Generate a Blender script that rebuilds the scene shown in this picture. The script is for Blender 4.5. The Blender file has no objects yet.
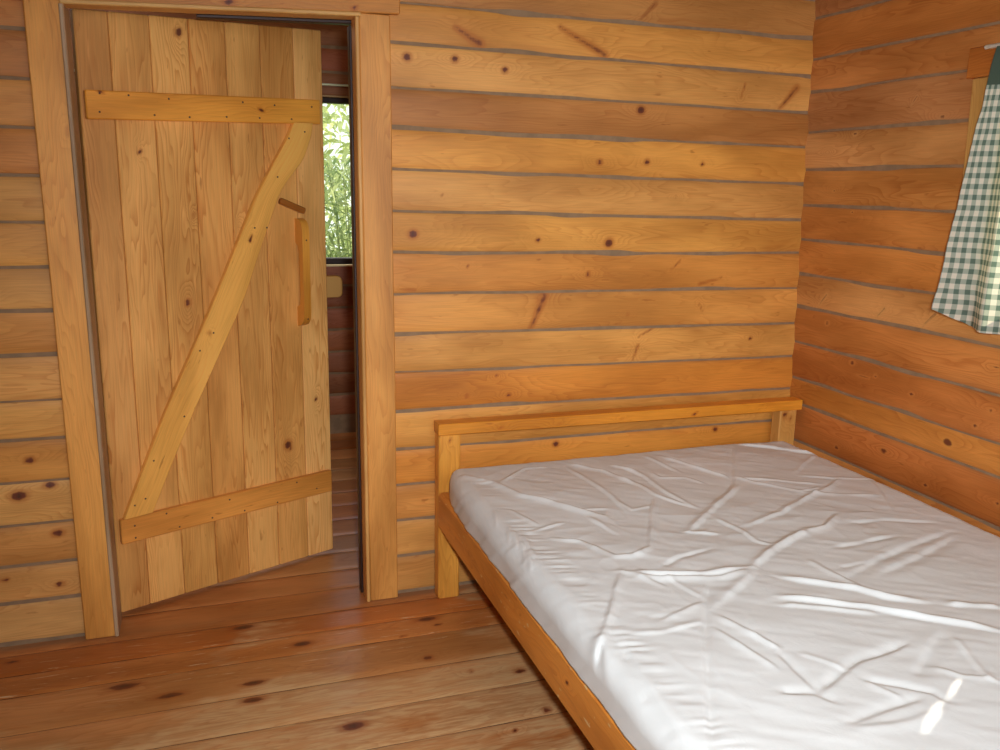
import bpy, math, random
import numpy as np
from mathutils import Vector, Matrix
random.seed(7); RNG = np.random.default_rng(7)
SC = bpy.context.scene
COL = SC.collection
SC.view_settings.view_transform = 'Standard'
SC.view_settings.look = 'None'
SC.view_settings.exposure = 0.0

# ------------------------------------------------------------------ helpers
def lin(c, k=1.0):
    o = []
    for v in c:
        v = v / 255.0
        o.append((v / 12.92 if v <= 0.04045 else ((v + 0.055) / 1.055) ** 2.4) * k)
    return tuple(o)

def tag(o, label=None, cat=None, group=None, kind=None):
    if label: o['label'] = label
    if cat: o['category'] = cat
    if group: o['group'] = group
    if kind: o['kind'] = kind
    return o

def empty(name, loc=(0, 0, 0)):
    o = bpy.data.objects.new(name, None); COL.objects.link(o)
    o.location = loc; o.empty_display_size = .1
    return o

def noise1(x, seed, f=1.0):
    """smooth 1-D noise in -1..1"""
    x = np.asarray(x, float) * f
    i = np.floor(x).astype(int); t = x - i; t = t * t * (3 - 2 * t)
    def h(n):
        v = np.sin(n * 127.1 + seed * 311.7) * 43758.5453
        return (v - np.floor(v)) * 2 - 1
    return h(i) * (1 - t) + h(i + 1) * t

def noise2(x, y, seed, f=1.0):
    x = np.asarray(x, float) * f; y = np.asarray(y, float) * f
    i = np.floor(x); j = np.floor(y); a = x - i; b = y - j
    a = a * a * (3 - 2 * a); b = b * b * (3 - 2 * b)
    def h(n, m):
        v = np.sin(n * 127.1 + m * 269.5 + seed * 311.7) * 43758.5453
        return (v - np.floor(v)) * 2 - 1
    return (h(i, j) * (1 - a) + h(i + 1, j) * a) * (1 - b) + (h(i, j + 1) * (1 - a) + h(i + 1, j + 1) * a) * b

class Wood:
    """collects timber surfaces; each vertex knows its place along / across the grain,
    the knots near it and the colour of its own piece of timber"""
    def __init__(s):
        s.V = []; s.F = []; s.M = []; s.G = []; s.K = []; s.T = []; s.n = 0
    def grid(s, P, u, v, ident, tone, mat=0, knots=(), grain=0, grime=None, wrap=False, flip=False):
        nu, nv = P.shape[:2]
        idx = np.arange(nu * nv).reshape(nu, nv) + s.n
        a = idx[:-1, :-1]; b = idx[1:, :-1]; c = idx[1:, 1:]; d = idx[:-1, 1:]
        q = np.stack([a, b, c, d] if not flip else [a, d, c, b], -1).reshape(-1, 4)
        s.F.append(q); s.M.append(np.full(len(q), mat))
        Pf = P.reshape(-1, 3)
        s.V.append(Pf)
        U = np.broadcast_to(u, (nu, nv)).ravel(); Vv = np.broadcast_to(v, (nu, nv)).ravel()
        s.G.append(np.stack([U, Vv, np.full(nu * nv, ident)], 1))
        bump = np.zeros(nu * nv); core = np.zeros(nu * nv)
        for kn in knots:
            if kn[0] == 's':                                    # slanting branch scar p0 -> p1
                p0 = np.array(kn[1], float); p1 = np.array(kn[2], float); r = kn[3]
                dd = p1 - p0; t = np.clip(((Pf - p0) @ dd) / (dd @ dd), 0, 1)
                dist = np.linalg.norm(Pf - (p0 + t[:, None] * dd), axis=1)
                core = np.maximum(core, .66 * np.exp(-(dist / (r * (.55 + .45 * t))) ** 2))
                bump += .5 * np.exp(-(dist / (r * 2.5)) ** 2)
            else:
                p = np.array(kn[0], float); r = kn[1]; st = kn[2] if len(kn) > 2 else 1.25; wgt = kn[3] if len(kn) > 3 else 1.0
                d3 = Pf - p; d3[:, grain] /= st
                dist = np.linalg.norm(d3, axis=1)
                core = np.maximum(core, wgt * np.exp(-(dist / r) ** 2 * .9))
                d3[:, grain] /= 1.8; dist = np.linalg.norm(d3, axis=1)
                bump += np.exp(-(dist / (r * 2.2)) ** 2)
        gr = np.zeros(nu * nv) if grime is None else np.broadcast_to(grime, (nu, nv)).ravel()
        s.K.append(np.stack([bump, core, gr], 1))
        s.T.append(np.tile(np.array(tone + (1,)), (nu * nv, 1)))
        s.n += nu * nv
    def beam(s, p0, p1, wv, tv, w, t, tone, ident=None, mat=0, knots=(), grain=0, bev=.003, seg=.02, wob=0.0, axis_uv=None):
        """squared timber from p0 to p1; wv,tv unit vectors of width and thickness, bevelled edges, closed ends"""
        p0 = np.array(p0, float); p1 = np.array(p1, float); wv = np.array(wv, float); tv = np.array(tv, float)
        L = np.linalg.norm(p1 - p0); n = max(2, int(L / seg) + 1)
        ident = RNG.random() * 50 if ident is None else ident
        hw, ht = w / 2, t / 2; b = min(bev, hw * .45, ht * .45)
        prof = []
        def edge(a, c, m):
            for k in range(m): prof.append((a[0] + (c[0] - a[0]) * k / m, a[1] + (c[1] - a[1]) * k / m))
        mw = max(2, int(w / .012)); mt = max(1, int(t / .02))
        cs = [(-hw + b, -ht), (hw - b, -ht), (hw, -ht + b), (hw, ht - b), (hw - b, ht), (-hw + b, ht), (-hw, ht - b), (-hw, -ht + b)]
        for k in range(8):
            edge(cs[k], cs[(k + 1) % 8], (mw, 1, mt, 1, mw, 1, mt, 1)[k])
        prof.append(prof[0]); prof = np.array(prof)
        per = np.concatenate([[0], np.cumsum(np.linalg.norm(np.diff(prof, axis=0), axis=1))])
        ts = np.linspace(0, 1, n)
        # tiny end bevel
        tt = np.concatenate([[0], [b / L], ts[1:-1], [1 - b / L], [1]]); sc = np.ones(len(tt)); sc[0] = sc[-1] = 1
        P = np.zeros((len(tt), len(prof), 3))
        for i, q in enumerate(tt):
            c = p0 + (p1 - p0) * q
            kx = (hw - b) / hw if i in (0, len(tt) - 1) else 1; ky = (ht - b) / ht if i in (0, len(tt) - 1) else 1
            o = wob * noise1(q * L, ident, 2.5)
            P[i] = c + np.outer(prof[:, 0] * kx + o * (prof[:, 0] / hw), wv) + np.outer(prof[:, 1] * ky, tv)
        right = np.dot(np.cross(wv, tv), p1 - p0) > 0
        uu = (tt * L)[:, None] + ident; vv = prof[:, 0][None, :] + (prof[:, 1][None, :]) * .6
        s.grid(P, uu, vv, ident, tone, mat, knots, grain, flip=right)
        for i, e in ((0, 0), (len(tt) - 1, 1)):                        # end grain caps
            ring = P[i, :-1]; m = len(ring)
            base = s.n; c = ring.mean(0)
            s.V.append(np.vstack([ring, c])); f = []
            for k in range(m):
                a_, b_ = base + k, base + (k + 1) % m
                tri = (a_, b_, base + m) if (e == 1) == bool(right) else (b_, a_, base + m)
                f.append(tri)
            s.F.append(f); s.M.append(np.full(m, mat))
            g = np.stack([np.zeros(m + 1), np.append(prof[:-1, 0], 0), np.full(m + 1, ident)], 1)
            s.G.append(g); s.K.append(np.zeros((m + 1, 3))); s.T.append(np.tile(np.array(tuple(x * .8 for x in tone) + (1,)), (m + 1, 1))); s.n += m + 1
    def flat(s, pts, mat, tone=(.3, .2, .1)):
        base = s.n; m = len(pts); s.V.append(np.array(pts, float)); s.F.append([tuple(range(base, base + m))]); s.M.append(np.array([mat]))
        s.G.append(np.zeros((m, 3))); s.K.append(np.zeros((m, 3))); s.T.append(np.tile(np.array(tone + (1,)), (m, 1))); s.n += m
    def build(s, name, mats, parent=None, smooth=True, origin=None):
        V = np.vstack(s.V)
        if origin is not None: V = V - np.array(origin)
        faces = []
        for f in s.F: faces += [tuple(int(x) for x in q) for q in f]
        me = bpy.data.meshes.new(name); me.from_pydata(V.tolist(), [], faces)
        for m in (mats if isinstance(mats, (list, tuple)) else [mats]): me.materials.append(m)
        me.polygons.foreach_set('material_index', np.concatenate(s.M).astype(np.int32))
        me.polygons.foreach_set('use_smooth', np.full(len(faces), smooth))
        for nm, A in (('grain', s.G), ('knot', s.K)):
            at = me.attributes.new(nm, 'FLOAT_VECTOR', 'POINT'); at.data.foreach_set('vector', np.vstack(A).astype(np.float32).ravel())
        at = me.attributes.new('tone', 'FLOAT_COLOR', 'POINT'); at.data.foreach_set('color', np.vstack(s.T).astype(np.float32).ravel())
        me.update()
        if smooth: me.set_sharp_from_angle(angle=math.radians(38))
        o = bpy.data.objects.new(name, me); COL.objects.link(o)
        if origin is not None: o.location = origin
        if parent is not None:
            o.parent = parent
            if parent.type == 'EMPTY' or parent.location.length > 0:
                o.matrix_parent_inverse = Matrix.Translation(-world_loc(parent))
        return o

def world_loc(o):
    l = Vector(o.location); p = o.parent
    if p: l = o.matrix_parent_inverse @ l; l = world_loc(p) + l
    return l

def raw_mesh(name, V, F, mat, parent=None, smooth=False, uv=None):
    me = bpy.data.meshes.new(name); me.from_pydata([tuple(map(float, v)) for v in V], [], [tuple(map(int, f)) for f in F])
    me.materials.append(mat)
    if smooth: me.polygons.foreach_set('use_smooth', np.full(len(F), True))
    me.update()
    o = bpy.data.objects.new(name, me); COL.objects.link(o)
    if parent is not None:
        o.parent = parent; o.matrix_parent_inverse = Matrix.Translation(-world_loc(parent))
    return o

# ------------------------------------------------------------------ materials
class NT:
    def __init__(s, name):
        s.m = bpy.data.materials.new(name); s.m.use_nodes = True
        s.t = s.m.node_tree; s.t.nodes.clear()
        s.out = s.t.nodes.new('ShaderNodeOutputMaterial')
    def n(s, kind, **kw):
        nd = s.t.nodes.new('ShaderNode' + kind)
        for k, v in kw.items(): setattr(nd, k, v)
        return nd
    def put(s, sock, v):
        if v is None: return
        if isinstance(v, bpy.types.NodeSocket): s.t.links.new(v, sock)
        else: sock.default_value = v
    def math(s, op, a, b=None, c=None, clamp=False):
        nd = s.n('Math', operation=op, use_clamp=clamp)
        s.put(nd.inputs[0], a); s.put(nd.inputs[1], b)
        if c is not None: s.put(nd.inputs[2], c)
        return nd.outputs[0]
    def mix(s, f, a, b, blend='MIX'):
        nd = s.n('Mix', data_type='RGBA', blend_type=blend, clamp_factor=True)
        s.put(nd.inputs[0], f)
        s.put(nd.inputs[6], a if isinstance(a, bpy.types.NodeSocket) else tuple(a) + (1,))
        s.put(nd.inputs[7], b if isinstance(b, bpy.types.NodeSocket) else tuple(b) + (1,))
        return nd.outputs[2]
    def comb(s, x, y, z):
        nd = s.n('CombineXYZ'); s.put(nd.inputs[0], x); s.put(nd.inputs[1], y); s.put(nd.inputs[2], z); return nd.outputs[0]
    def noise(s, vec, scale=1.0, detail=2.0, rough=.5, dist=0.0):
        nd = s.n('TexNoise'); s.put(nd.inputs['Vector'], vec); nd.inputs['Scale'].default_value = scale
        nd.inputs['Detail'].default_value = detail; nd.inputs['Roughness'].default_value = rough; nd.inputs['Distortion'].default_value = dist
        return nd.outputs[0]
    def ramp(s, f, a, b, lo=0.0, hi=1.0):
        nd = s.n('MapRange', clamp=True, interpolation_type='SMOOTHSTEP'); s.put(nd.inputs[0], f)
        for i, v in zip((1, 2, 3, 4), (a, b, lo, hi)): nd.inputs[i].default_value = v
        return nd.outputs[0]
    def bsdf(s, col, rough=.5, bump=None, bstr=.3, bdist=.002, **kw):
        p = s.n('BsdfPrincipled'); s.put(p.inputs['Base Color'], col if isinstance(col, bpy.types.NodeSocket) else tuple(col) + (1,))
        s.put(p.inputs['Roughness'], rough)
        for k, v in kw.items(): s.put(p.inputs[k.replace('_', ' ')], v)
        if bump is not None:
            b = s.n('Bump'); b.inputs['Strength'].default_value = bstr; b.inputs['Distance'].default_value = bdist
            s.put(b.inputs['Height'], bump); s.put(p.inputs['Normal'], b.outputs[0])
        s.t.links.new(p.outputs[0], s.out.inputs[0]); return p

def wood(name, A=38, B=26, C=5, strength=.55, dark=(.66, .40, .20), rough=.5, coat=0.0, blotch=.21, wear=0.0, flow=(1.3, 7.0), scars=0.0, ring_tint=(.62, .36, .22), pale=(1.25, 1.3, 1.5)):
    m = NT(name)
    g = m.n('Attribute', attribute_name='grain'); k = m.n('Attribute', attribute_name='knot'); t = m.n('Attribute', attribute_name='tone')
    gs = m.n('SeparateXYZ'); m.put(gs.inputs[0], g.outputs['Vector']); u, v, i = gs.outputs
    ks = m.n('SeparateXYZ'); m.put(ks.inputs[0], k.outputs['Vector']); bump, core, grime = ks.outputs
    idz = m.math('MULTIPLY', i, 13.7)
    low = m.noise(m.comb(m.math('MULTIPLY', u, flow[0]), m.math('MULTIPLY', v, flow[1]), idz), 1, 3, .5, .3)
    R = m.math('ADD', m.math('MULTIPLY', v, A), m.math('MULTIPLY', low, B))
    R = m.math('ADD', R, m.math('MULTIPLY', bump, C))
    fr = m.math('FRACT', R)
    ring = m.math('MULTIPLY', m.math('POWER', fr, 2.2), m.ramp(fr, 1.0, .9))
    amt = m.ramp(m.noise(m.comb(m.math('MULTIPLY', u, 2.2), m.math('MULTIPLY', v, 14), idz), 1, 2), .32, .68)
    amt = m.math('ADD', m.math('MULTIPLY', amt, .85), .15)
    fib = m.noise(m.comb(m.math('MULTIPLY', u, 9), m.math('MULTIPLY', v, 330), idz), 1, 2)
    base = t.outputs['Color']
    dk = m.mix(1, base, dark, 'MULTIPLY')
    col = m.mix(m.math('MULTIPLY', m.math('MULTIPLY', ring, amt), strength), base, dk)
    bl = m.noise(m.comb(m.math('MULTIPLY', u, 1.7), m.math('MULTIPLY', v, 6), m.math('ADD', idz, 5)), 1, 3)
    blv = m.ramp(bl, .3, .7, 1 - blotch, 1 + blotch)
    cc = m.n('CombineColor'); m.put(cc.inputs[0], blv); m.put(cc.inputs[1], m.math('POWER', blv, 1.25)); m.put(cc.inputs[2], m.math('POWER', blv, 1.7))
    col = m.mix(1, col, cc.outputs[0], 'MULTIPLY')
    fv = m.ramp(fib, .3, .7, .94, 1.05); cf = m.n('CombineColor')
    for q in range(3): m.put(cf.inputs[q], fv)
    col = m.mix(1, col, cf.outputs[0], 'MULTIPLY')
    # pale wisps following the grain
    wi = m.ramp(m.noise(m.comb(m.math('MULTIPLY', u, 4), m.math('MULTIPLY', v, 38), m.math('ADD', idz, 9)), 1, 3, .6, .6), .60, .76)
    col = m.mix(m.math('MULTIPLY', wi, .35), col, m.mix(1, base, pale, 'MULTIPLY'))
    # small brown resin flecks
    fl = m.ramp(m.noise(m.comb(m.math('MULTIPLY', u, 14), m.math('MULTIPLY', v, 60), m.math('ADD', idz, 3)), 1, 2), .70, .78)
    col = m.mix(m.math('MULTIPLY', fl, .5), col, m.mix(1, base, (.5, .3, .18), 'MULTIPLY'))
    if wear:
        geo = m.n('NewGeometry'); gp = m.n('SeparateXYZ'); m.put(gp.inputs[0], geo.outputs['Position'])
        px, py = gp.outputs[0], gp.outputs[1]
        wn = m.noise(m.comb(m.math('MULTIPLY', px, 1.6), m.math('MULTIPLY', py, 4.0), 0.0), 1, 4, .6, .4)
        grad = m.ramp(py, -.15, -.75, -.14, .12)                       # worn pale toward the middle of the room
        wm = m.ramp(m.math('ADD', wn, grad), .42, .56)
        fine = m.ramp(m.noise(m.comb(m.math('MULTIPLY', u, 10), m.math('MULTIPLY', v, 70), idz), 1, 3, .65), .40, .62)
        wm2 = m.math('MULTIPLY', wm, m.math('ADD', m.math('MULTIPLY', fine, .55), .45))
        col = m.mix(m.math('MULTIPLY', wm2, wear), col, m.mix(1, lin((212, 172, 122)), m.mix(m.math('MULTIPLY', ring, .5), (1, 1, 1), (.7, .5, .4)), 'MULTIPLY'))
        scr = m.ramp(m.noise(m.comb(m.math('MULTIPLY', u, 7), m.math('MULTIPLY', v, 90), 4.0), 1, 4, .7), .60, .68)
        band = m.ramp(m.math('ABSOLUTE', m.math('ADD', py, .24)), .26, .03)
        col = m.mix(m.math('MULTIPLY', m.math('MULTIPLY', scr, band), .75), col, lin((230, 200, 156)))
    if scars:
        sc_ = m.ramp(m.noise(m.comb(m.math('MULTIPLY', u, 22), m.math('MULTIPLY', v, 55), 2.0), 1, 2), .665, .71)
        col = m.mix(m.math('MULTIPLY', sc_, scars), col, lin((222, 186, 130)))
    halo = m.ramp(core, .08, .5)
    col = m.mix(m.math('MULTIPLY', halo, .55), col, m.mix(1, base, ring_tint, 'MULTIPLY'))
    kn = m.noise(m.comb(m.math('MULTIPLY', u, 30), m.math('MULTIPLY', v, 40), idz), 1, 2)
    cm = m.ramp(m.math('ADD', core, m.math('MULTIPLY', m.math('SUBTRACT', kn, .5), .3)), .48, .72)
    col = m.mix(m.math('MULTIPLY', cm, .92), col, m.mix(m.ramp(core, .75, .98), lin((104, 44, 26)), lin((58, 30, 24))))
    col = m.mix(grime, col, lin((142, 110, 80)))
    h = m.math('ADD', m.math('MULTIPLY', ring, -.5), fib)
    rg = m.math('ADD', m.math('MULTIPLY', fib, .12), rough - .06)
    m.bsdf(col, rg, h, .25, .0006, Coat_Weight=coat, Coat_Roughness=.25, Specular_IOR_Level=.4)
    return m.m

def plain(name, col, rough=.5, metallic=0.0, nscale=60, namt=.12, **kw):
    m = NT(name); tc = m.n('TexCoord')
    n = m.noise(tc.outputs['Object'], nscale, 3)
    c = m.mix(m.ramp(n, .3, .7), tuple(x * (1 - namt) for x in col), tuple(min(1, x * (1 + namt)) for x in col))
    m.bsdf(c, rough, n, .2, .001, Metallic=metallic, **kw)
    return m.m

M_LOG = wood('honey_pine_log', A=30, B=22, C=4.5, strength=.5)
M_LOG_D = wood('red_pine_log', A=34, B=26, C=4.5, strength=.62, dark=(.62, .36, .18), blotch=.24, ring_tint=(1.12, 1.25, 1.35))
M_CAS = wood('casing_pine', A=60, B=20, C=3, strength=.55)
M_DOOR = wood('door_pine', A=48, B=20, C=5, strength=.9, dark=(.68, .43, .22), flow=(1.1, 9.0))
M_BAT = wood('batten_pine', A=70, B=12, C=3, strength=.4, coat=.15, rough=.42)
M_BED = wood('bed_pine', A=50, B=14, C=3, strength=.45, coat=.2, rough=.4)
M_RAIL = wood('rail_pine', A=50, B=18, C=3, strength=.6, coat=.15, rough=.42, scars=.8)
M_FLOOR = wood('floor_pine', A=30, B=20, C=4, strength=.55, coat=.25, rough=.4, wear=.9, blotch=.22)
M_CHINK = plain('grey_chinking', lin((146, 116, 86)), .9, nscale=25, namt=.12)
M_NAIL = plain('nail_head', lin((88, 52, 32)), .5)
M_DARKF = plain('dark_frame_paint', lin((48, 30, 24)), .6)
M_WHITE = plain('white_enamel', lin((225, 222, 210)), .35)
CREASES = [
 (9, 11, [(0.749, -0.227), (0.837, -0.331), (0.879, -0.456), (0.95, -0.538), (0.999, -0.619), (1.054, -0.692)]),
 (3, 5, [(1.002, -0.612), (1.084, -0.636)]),
 (4, 6, [(0.852, -0.326), (0.968, -0.214), (1.053, -0.216)]),
 (4, 7, [(1.114, -0.244), (1.138, -0.417), (1.143, -0.549), (1.131, -0.666)]),
 (5, 7, [(1.129, -0.193), (1.223, -0.297), (1.251, -0.388), (1.273, -0.484)]),
 (4, 6, [(1.279, -0.257), (1.338, -0.361)]),
 (3, 5, [(0.774, -0.538), (0.81, -0.557), (0.847, -0.686)]),
 (3, 5, [(0.773, -0.694), (0.808, -0.726), (0.923, -0.693)]),
 (5, 7, [(0.85, -0.781), (0.912, -0.827), (0.938, -0.895), (0.959, -0.946), (1.027, -0.947)]),
 (4, 8, [(1.004, -0.677), (1.033, -0.821)]),
 (3, 4, [(0.766, -0.544), (0.737, -0.646)]),
 (3, 4, [(0.771, -0.701), (0.742, -0.804)]),
 (3, 4, [(0.758, -0.782), (0.734, -0.892)]),
 (3, 4, [(0.758, -0.836), (0.729, -0.939)]),
 (3, 4, [(0.764, -0.669), (0.739, -0.749)]),
 (3, 5, [(0.782, -0.733), (0.758, -0.887)]),
 (7, 8, [(1.853, -0.174), (1.955, -0.228), (2.058, -0.344)]),
 (5, 7, [(1.302, -0.286), (1.332, -0.401), (1.324, -0.546), (1.345, -0.686)]),
 (4, 7, [(1.251, -0.388), (1.276, -0.465), (1.28, -0.561), (1.315, -0.634), (1.345, -0.686)]),
 (3, 6, [(1.434, -0.196), (1.468, -0.397)]),
 (5, 7, [(1.49, -0.224), (1.563, -0.392), (1.601, -0.477)]),
 (3, 6, [(1.371, -0.37), (1.378, -0.424), (1.461, -0.448), (1.492, -0.517)]),
 (-3, 9, [(1.802, -0.199), (1.585, -0.523), (1.486, -0.629)]),
 (7, 9, [(1.582, -0.562), (1.384, -0.722), (1.227, -0.849)]),
 (4, 6, [(1.216, -0.845), (1.301, -0.892)]),
 (5, 7, [(1.627, -0.484), (1.656, -0.553), (1.74, -0.664), (1.827, -0.651)]),
 (3, 6, [(1.634, -0.496), (1.846, -0.627)]),
 (4, 6, [(1.354, -0.779), (1.37, -0.875), (1.368, -0.961), (1.4, -1.005)]),
 (5, 8, [(1.414, -0.858), (1.56, -0.806), (1.717, -0.722), (1.814, -0.667)]),
 (8, 9, [(1.603, -0.928), (1.545, -0.941), (1.396, -1.01), (1.26, -1.097)]),
 (-4, 7, [(1.038, -1.031), (1.117, -0.993), (1.219, -0.971)]),
 (5, 7, [(1.259, -0.6), (1.196, -0.701), (1.073, -0.915), (0.998, -0.958), (0.968, -0.949)]),
 (3, 6, [(1.143, -0.602), (1.151, -0.663), (1.228, -0.643)]),
 (9, 9, [(0.929, -1.028), (1.018, -1.066), (1.11, -1.099), (1.224, -1.098), (1.27, -1.1)]),
 (3, 7, [(2.05, -0.354), (1.939, -0.43), (1.848, -0.504)]),
 (3, 7, [(1.841, -0.534), (1.938, -0.592), (2.082, -0.633)]),
 (5, 8, [(1.682, -0.739), (1.865, -0.652), (1.958, -0.588)]),
 (7, 9, [(1.51, -0.96), (1.624, -0.927), (1.71, -0.866)]),
 (3, 7, [(1.734, -0.672), (1.845, -0.722), (1.961, -0.765)]),
 (3, 8, [(2.05, -0.614), (1.96, -0.783), (1.895, -0.886)]),
 (-4, 9, [(1.706, -0.928), (1.819, -0.937), (1.96, -0.986)]),
 (-4, 8, [(1.54, -1.053), (1.632, -1.052), (1.764, -1.042)]),
 (-5, 12, [(1.455, -1.214), (1.609, -1.151), (1.759, -1.104), (1.957, -1.047)]),
 (-5, 12, [(1.558, -1.221), (1.72, -1.171), (1.932, -1.084)]),
 (4, 6, [(1.424, -1.103), (1.43, -1.172), (1.442, -1.222)]),
 (-3, 7, [(1.475, -1.161), (1.561, -1.156)]),
 (8, 9, [(0.925, -1.025), (1.01, -1.087), (1.157, -1.124), (1.265, -1.104)]),
 (5, 7, [(0.931, -1.027), (0.821, -1.196), (0.761, -1.282), (0.708, -1.409), (0.666, -1.512)]),
 (8, 11, [(0.761, -1.282), (0.671, -1.379)]),
 (-4, 7, [(1.109, -1.138), (0.992, -1.307), (0.897, -1.468), (0.824, -1.593), (0.772, -1.682)]),
 (3, 7, [(0.907, -1.27), (1.038, -1.224)]),
 (3, 7, [(0.807, -1.296), (0.883, -1.314), (0.99, -1.301)]),
 (3, 6, [(0.961, -1.051), (0.998, -1.132)]),
 (3, 6, [(1.022, -1.09), (1.051, -1.202)]),
 (5, 12, [(1.047, -1.252), (1.188, -1.162), (1.246, -1.121)]),
 (5, 7, [(1.038, -1.286), (1.063, -1.363), (1.081, -1.444)]),
 (5, 7, [(1.001, -1.333), (1.012, -1.402), (1.031, -1.504)]),
 (-5, 16, [(0.774, -1.34), (0.748, -1.486), (0.729, -1.64)]),
 (3, 6, [(1.062, -1.374), (1.081, -1.444)]),
 (9, 9, [(1.294, -1.164), (1.431, -1.269), (1.467, -1.327), (1.534, -1.373)]),
 (6, 8, [(1.576, -1.399), (1.683, -1.444)]),
 (9, 8, [(1.226, -1.255), (1.391, -1.356), (1.448, -1.41), (1.502, -1.456), (1.548, -1.494), (1.583, -1.533)]),
 (5, 7, [(1.203, -1.286), (1.303, -1.335), (1.386, -1.385)]),
 (3, 6, [(1.434, -1.1), (1.44, -1.215), (1.45, -1.281)]),
 (-4, 8, [(1.072, -1.462), (1.056, -1.598)]),
 (-6, 9, [(1.056, -1.598), (1.202, -1.532), (1.313, -1.515), (1.355, -1.507)]),
 (3, 6, [(1.112, -1.474), (1.162, -1.549)]),
 (-4, 8, [(0.987, -1.577), (1.044, -1.599), (1.067, -1.64)]),
 (-5, 7, [(1.17, -1.589), (1.225, -1.629), (1.265, -1.663), (1.271, -1.699)]),
 (3, 6, [(1.169, -1.598), (1.196, -1.659)]),
 (-4, 9, [(1.035, -1.698), (1.13, -1.68), (1.233, -1.671)]),
 (3, 6, [(1.336, -1.593), (1.365, -1.64), (1.41, -1.663)]),
 (3, 6, [(1.465, -1.519), (1.405, -1.661), (1.413, -1.682)]),
 (-4, 14, [(1.273, -1.611), (1.475, -1.489)]),
 (3, 10, [(1.042, -1.716), (1.145, -1.725), (1.242, -1.715)]),
]

# ------------------------------------------------------------------ room measures (metres)
TK = 1.12                                     # photographed tone -> albedo
def T(r, g, b, k=1.0):
    c = lin((r, g, b), k); return (min(.9, c[0] * 1.05), c[1] * 1.12, c[2] * .99)
def TR_(r, g, b, k=1.0):
    c = lin((r, g, b), k); return (min(.9, c[0] * 1.06), c[1] * 1.26, c[2] * 1.42)
YB = -4.2; XL = -2.0; ZC = 2.42; YF = 2.083
def xr(z): return 2.145 + (2.10 - np.asarray(z, float)) * .033       # the right wall leans out slightly toward its foot

def log_face(W, fn, a0, a1, zb, zt, ident, tone, knots=(), step=.009, nv=17, grain=0, flip=False, bulge=.0045, gap=.0022):
    n = max(2, int(abs(a1 - a0) / step) + 1); a = np.linspace(a0, a1, n)
    th = np.linspace(0, math.pi, nv); t = (1 - np.cos(th)) / 2 * .75 + np.linspace(0, 1, nv) * .25
    lo = zb(a) + gap + .0016 * noise1(a, ident, 6); hi = zt(a) - gap + .0016 * noise1(a, ident + 3.3, 6)
    Z = lo[:, None] + (hi - lo)[:, None] * t[None, :]
    off = -bulge * np.abs(2 * t - 1) ** 5
    OFF = np.broadcast_to(off, Z.shape) + .0025 * noise2(a[:, None], Z, ident, 5)
    OFF = OFF.copy(); OFF[:, 0] -= .003; OFF[:, -1] -= .003
    A_ = np.broadcast_to(a[:, None], Z.shape)
    P = fn(A_, Z, OFF)
    e = np.minimum(t, 1 - t); gr = np.clip(np.exp(-e / .04) * .42, 0, 1)[None, :] * (.75 + .5 * noise2(a[:, None], Z, ident + 9, 8))
    W.grid(P, A_ + ident, Z + ident * .37, ident, tone, 0, knots, grain, grime=np.clip(gr, 0, .8), flip=flip)

def backing(W, fn, a0, a1, z0, z1, off, mat):
    q = [fn(np.array([[a]]), np.array([[z]]), np.array([[off]]))[0, 0] for a, z in ((a0, z0), (a1, z0), (a1, z1), (a0, z1))]
    W.flat(q, mat)

def lerp(z0, z1, a0, a1): return lambda a: z0 + (z1 - z0) * (np.asarray(a, float) - a0) / (a1 - a0)
def rand_knots(fn, a0, a1, zc, n, rmin=.004, rmax=.011):
    o = []
    for _ in range(n):
        a = RNG.uniform(a0, a1); z = zc + RNG.uniform(-.035, .035)
        o.append((tuple(fn(np.array([[a]]), np.array([[z]]), np.array([[0.]]))[0, 0]), RNG.uniform(rmin, rmax), RNG.uniform(1, 1.6), RNG.uniform(.7, 1)))
    return o

# ---------------------------------------------------------------- wall_back : wall with the door and the headboard
fb = lambda a, z, o: np.stack([a, -o, z], -1)
W = Wood()
SR = [(2.37, 2.37), (2.235, 2.24), (2.10, 2.105), (1.969, 1.971), (1.853, 1.843), (1.72, 1.712), (1.597, 1.59), (1.471, 1.455), (1.339, 1.321), (1.205, 1.196),
      (1.071, 1.061), (.938, .923), (.806, .791), (.671, .661), (.535, .532), (.406, .404), (.277, .273), (.143, .137), (.008, .008)]
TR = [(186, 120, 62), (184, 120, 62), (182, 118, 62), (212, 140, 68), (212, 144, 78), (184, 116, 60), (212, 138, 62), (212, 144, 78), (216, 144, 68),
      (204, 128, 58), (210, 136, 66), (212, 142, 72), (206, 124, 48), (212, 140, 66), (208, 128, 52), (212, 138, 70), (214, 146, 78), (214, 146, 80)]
KB = [(.655, 1.266, .016), (1.363, 1.236, .017), (1.093, 1.246, .009), (1.314, 1.512, .011), (1.496, 1.517, .011), (.637, 1.812, .014), (.792, 1.816, .012), (.961, 1.793, .011),
      (1.462, 1.691, .015), (.843, 1.157, .006), (1.287, 1.127, .009), (.954, .776, .006), (.845, .71, .007), (1.0, .705, .008), (1.452, .98, .006), (1.983, .871, .008),
      (1.72, 1.517, .008), (1.187, .509, .012), (1.857, .516, .011), (.75, 1.39, .004), (1.62, 1.40, .005)]
SL = [((.792, 1.911), (.875, 1.867), .022), ((1.149, 1.938), (1.316, 1.862), .018), ((1.073, .934), (1.125, 1.056), .021), ((2.03, 1.724), (2.096, 1.798), .017),
      ((1.837, 1.105), (1.744, 1.084), .009), ((1.443, 1.984), (1.498, 2.04), .010), ((1.48, .80), (1.5, .864), .008), ((1.74, 1.02), (1.76, .985), .006),
      ((1.62, 1.14), (1.655, 1.17), .006), ((.61, 1.085), (.66, 1.083), .006), ((1.86, 1.75), (1.875, 1.80), .006), ((1.50, .895), (1.57, .93), .006)]
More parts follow.
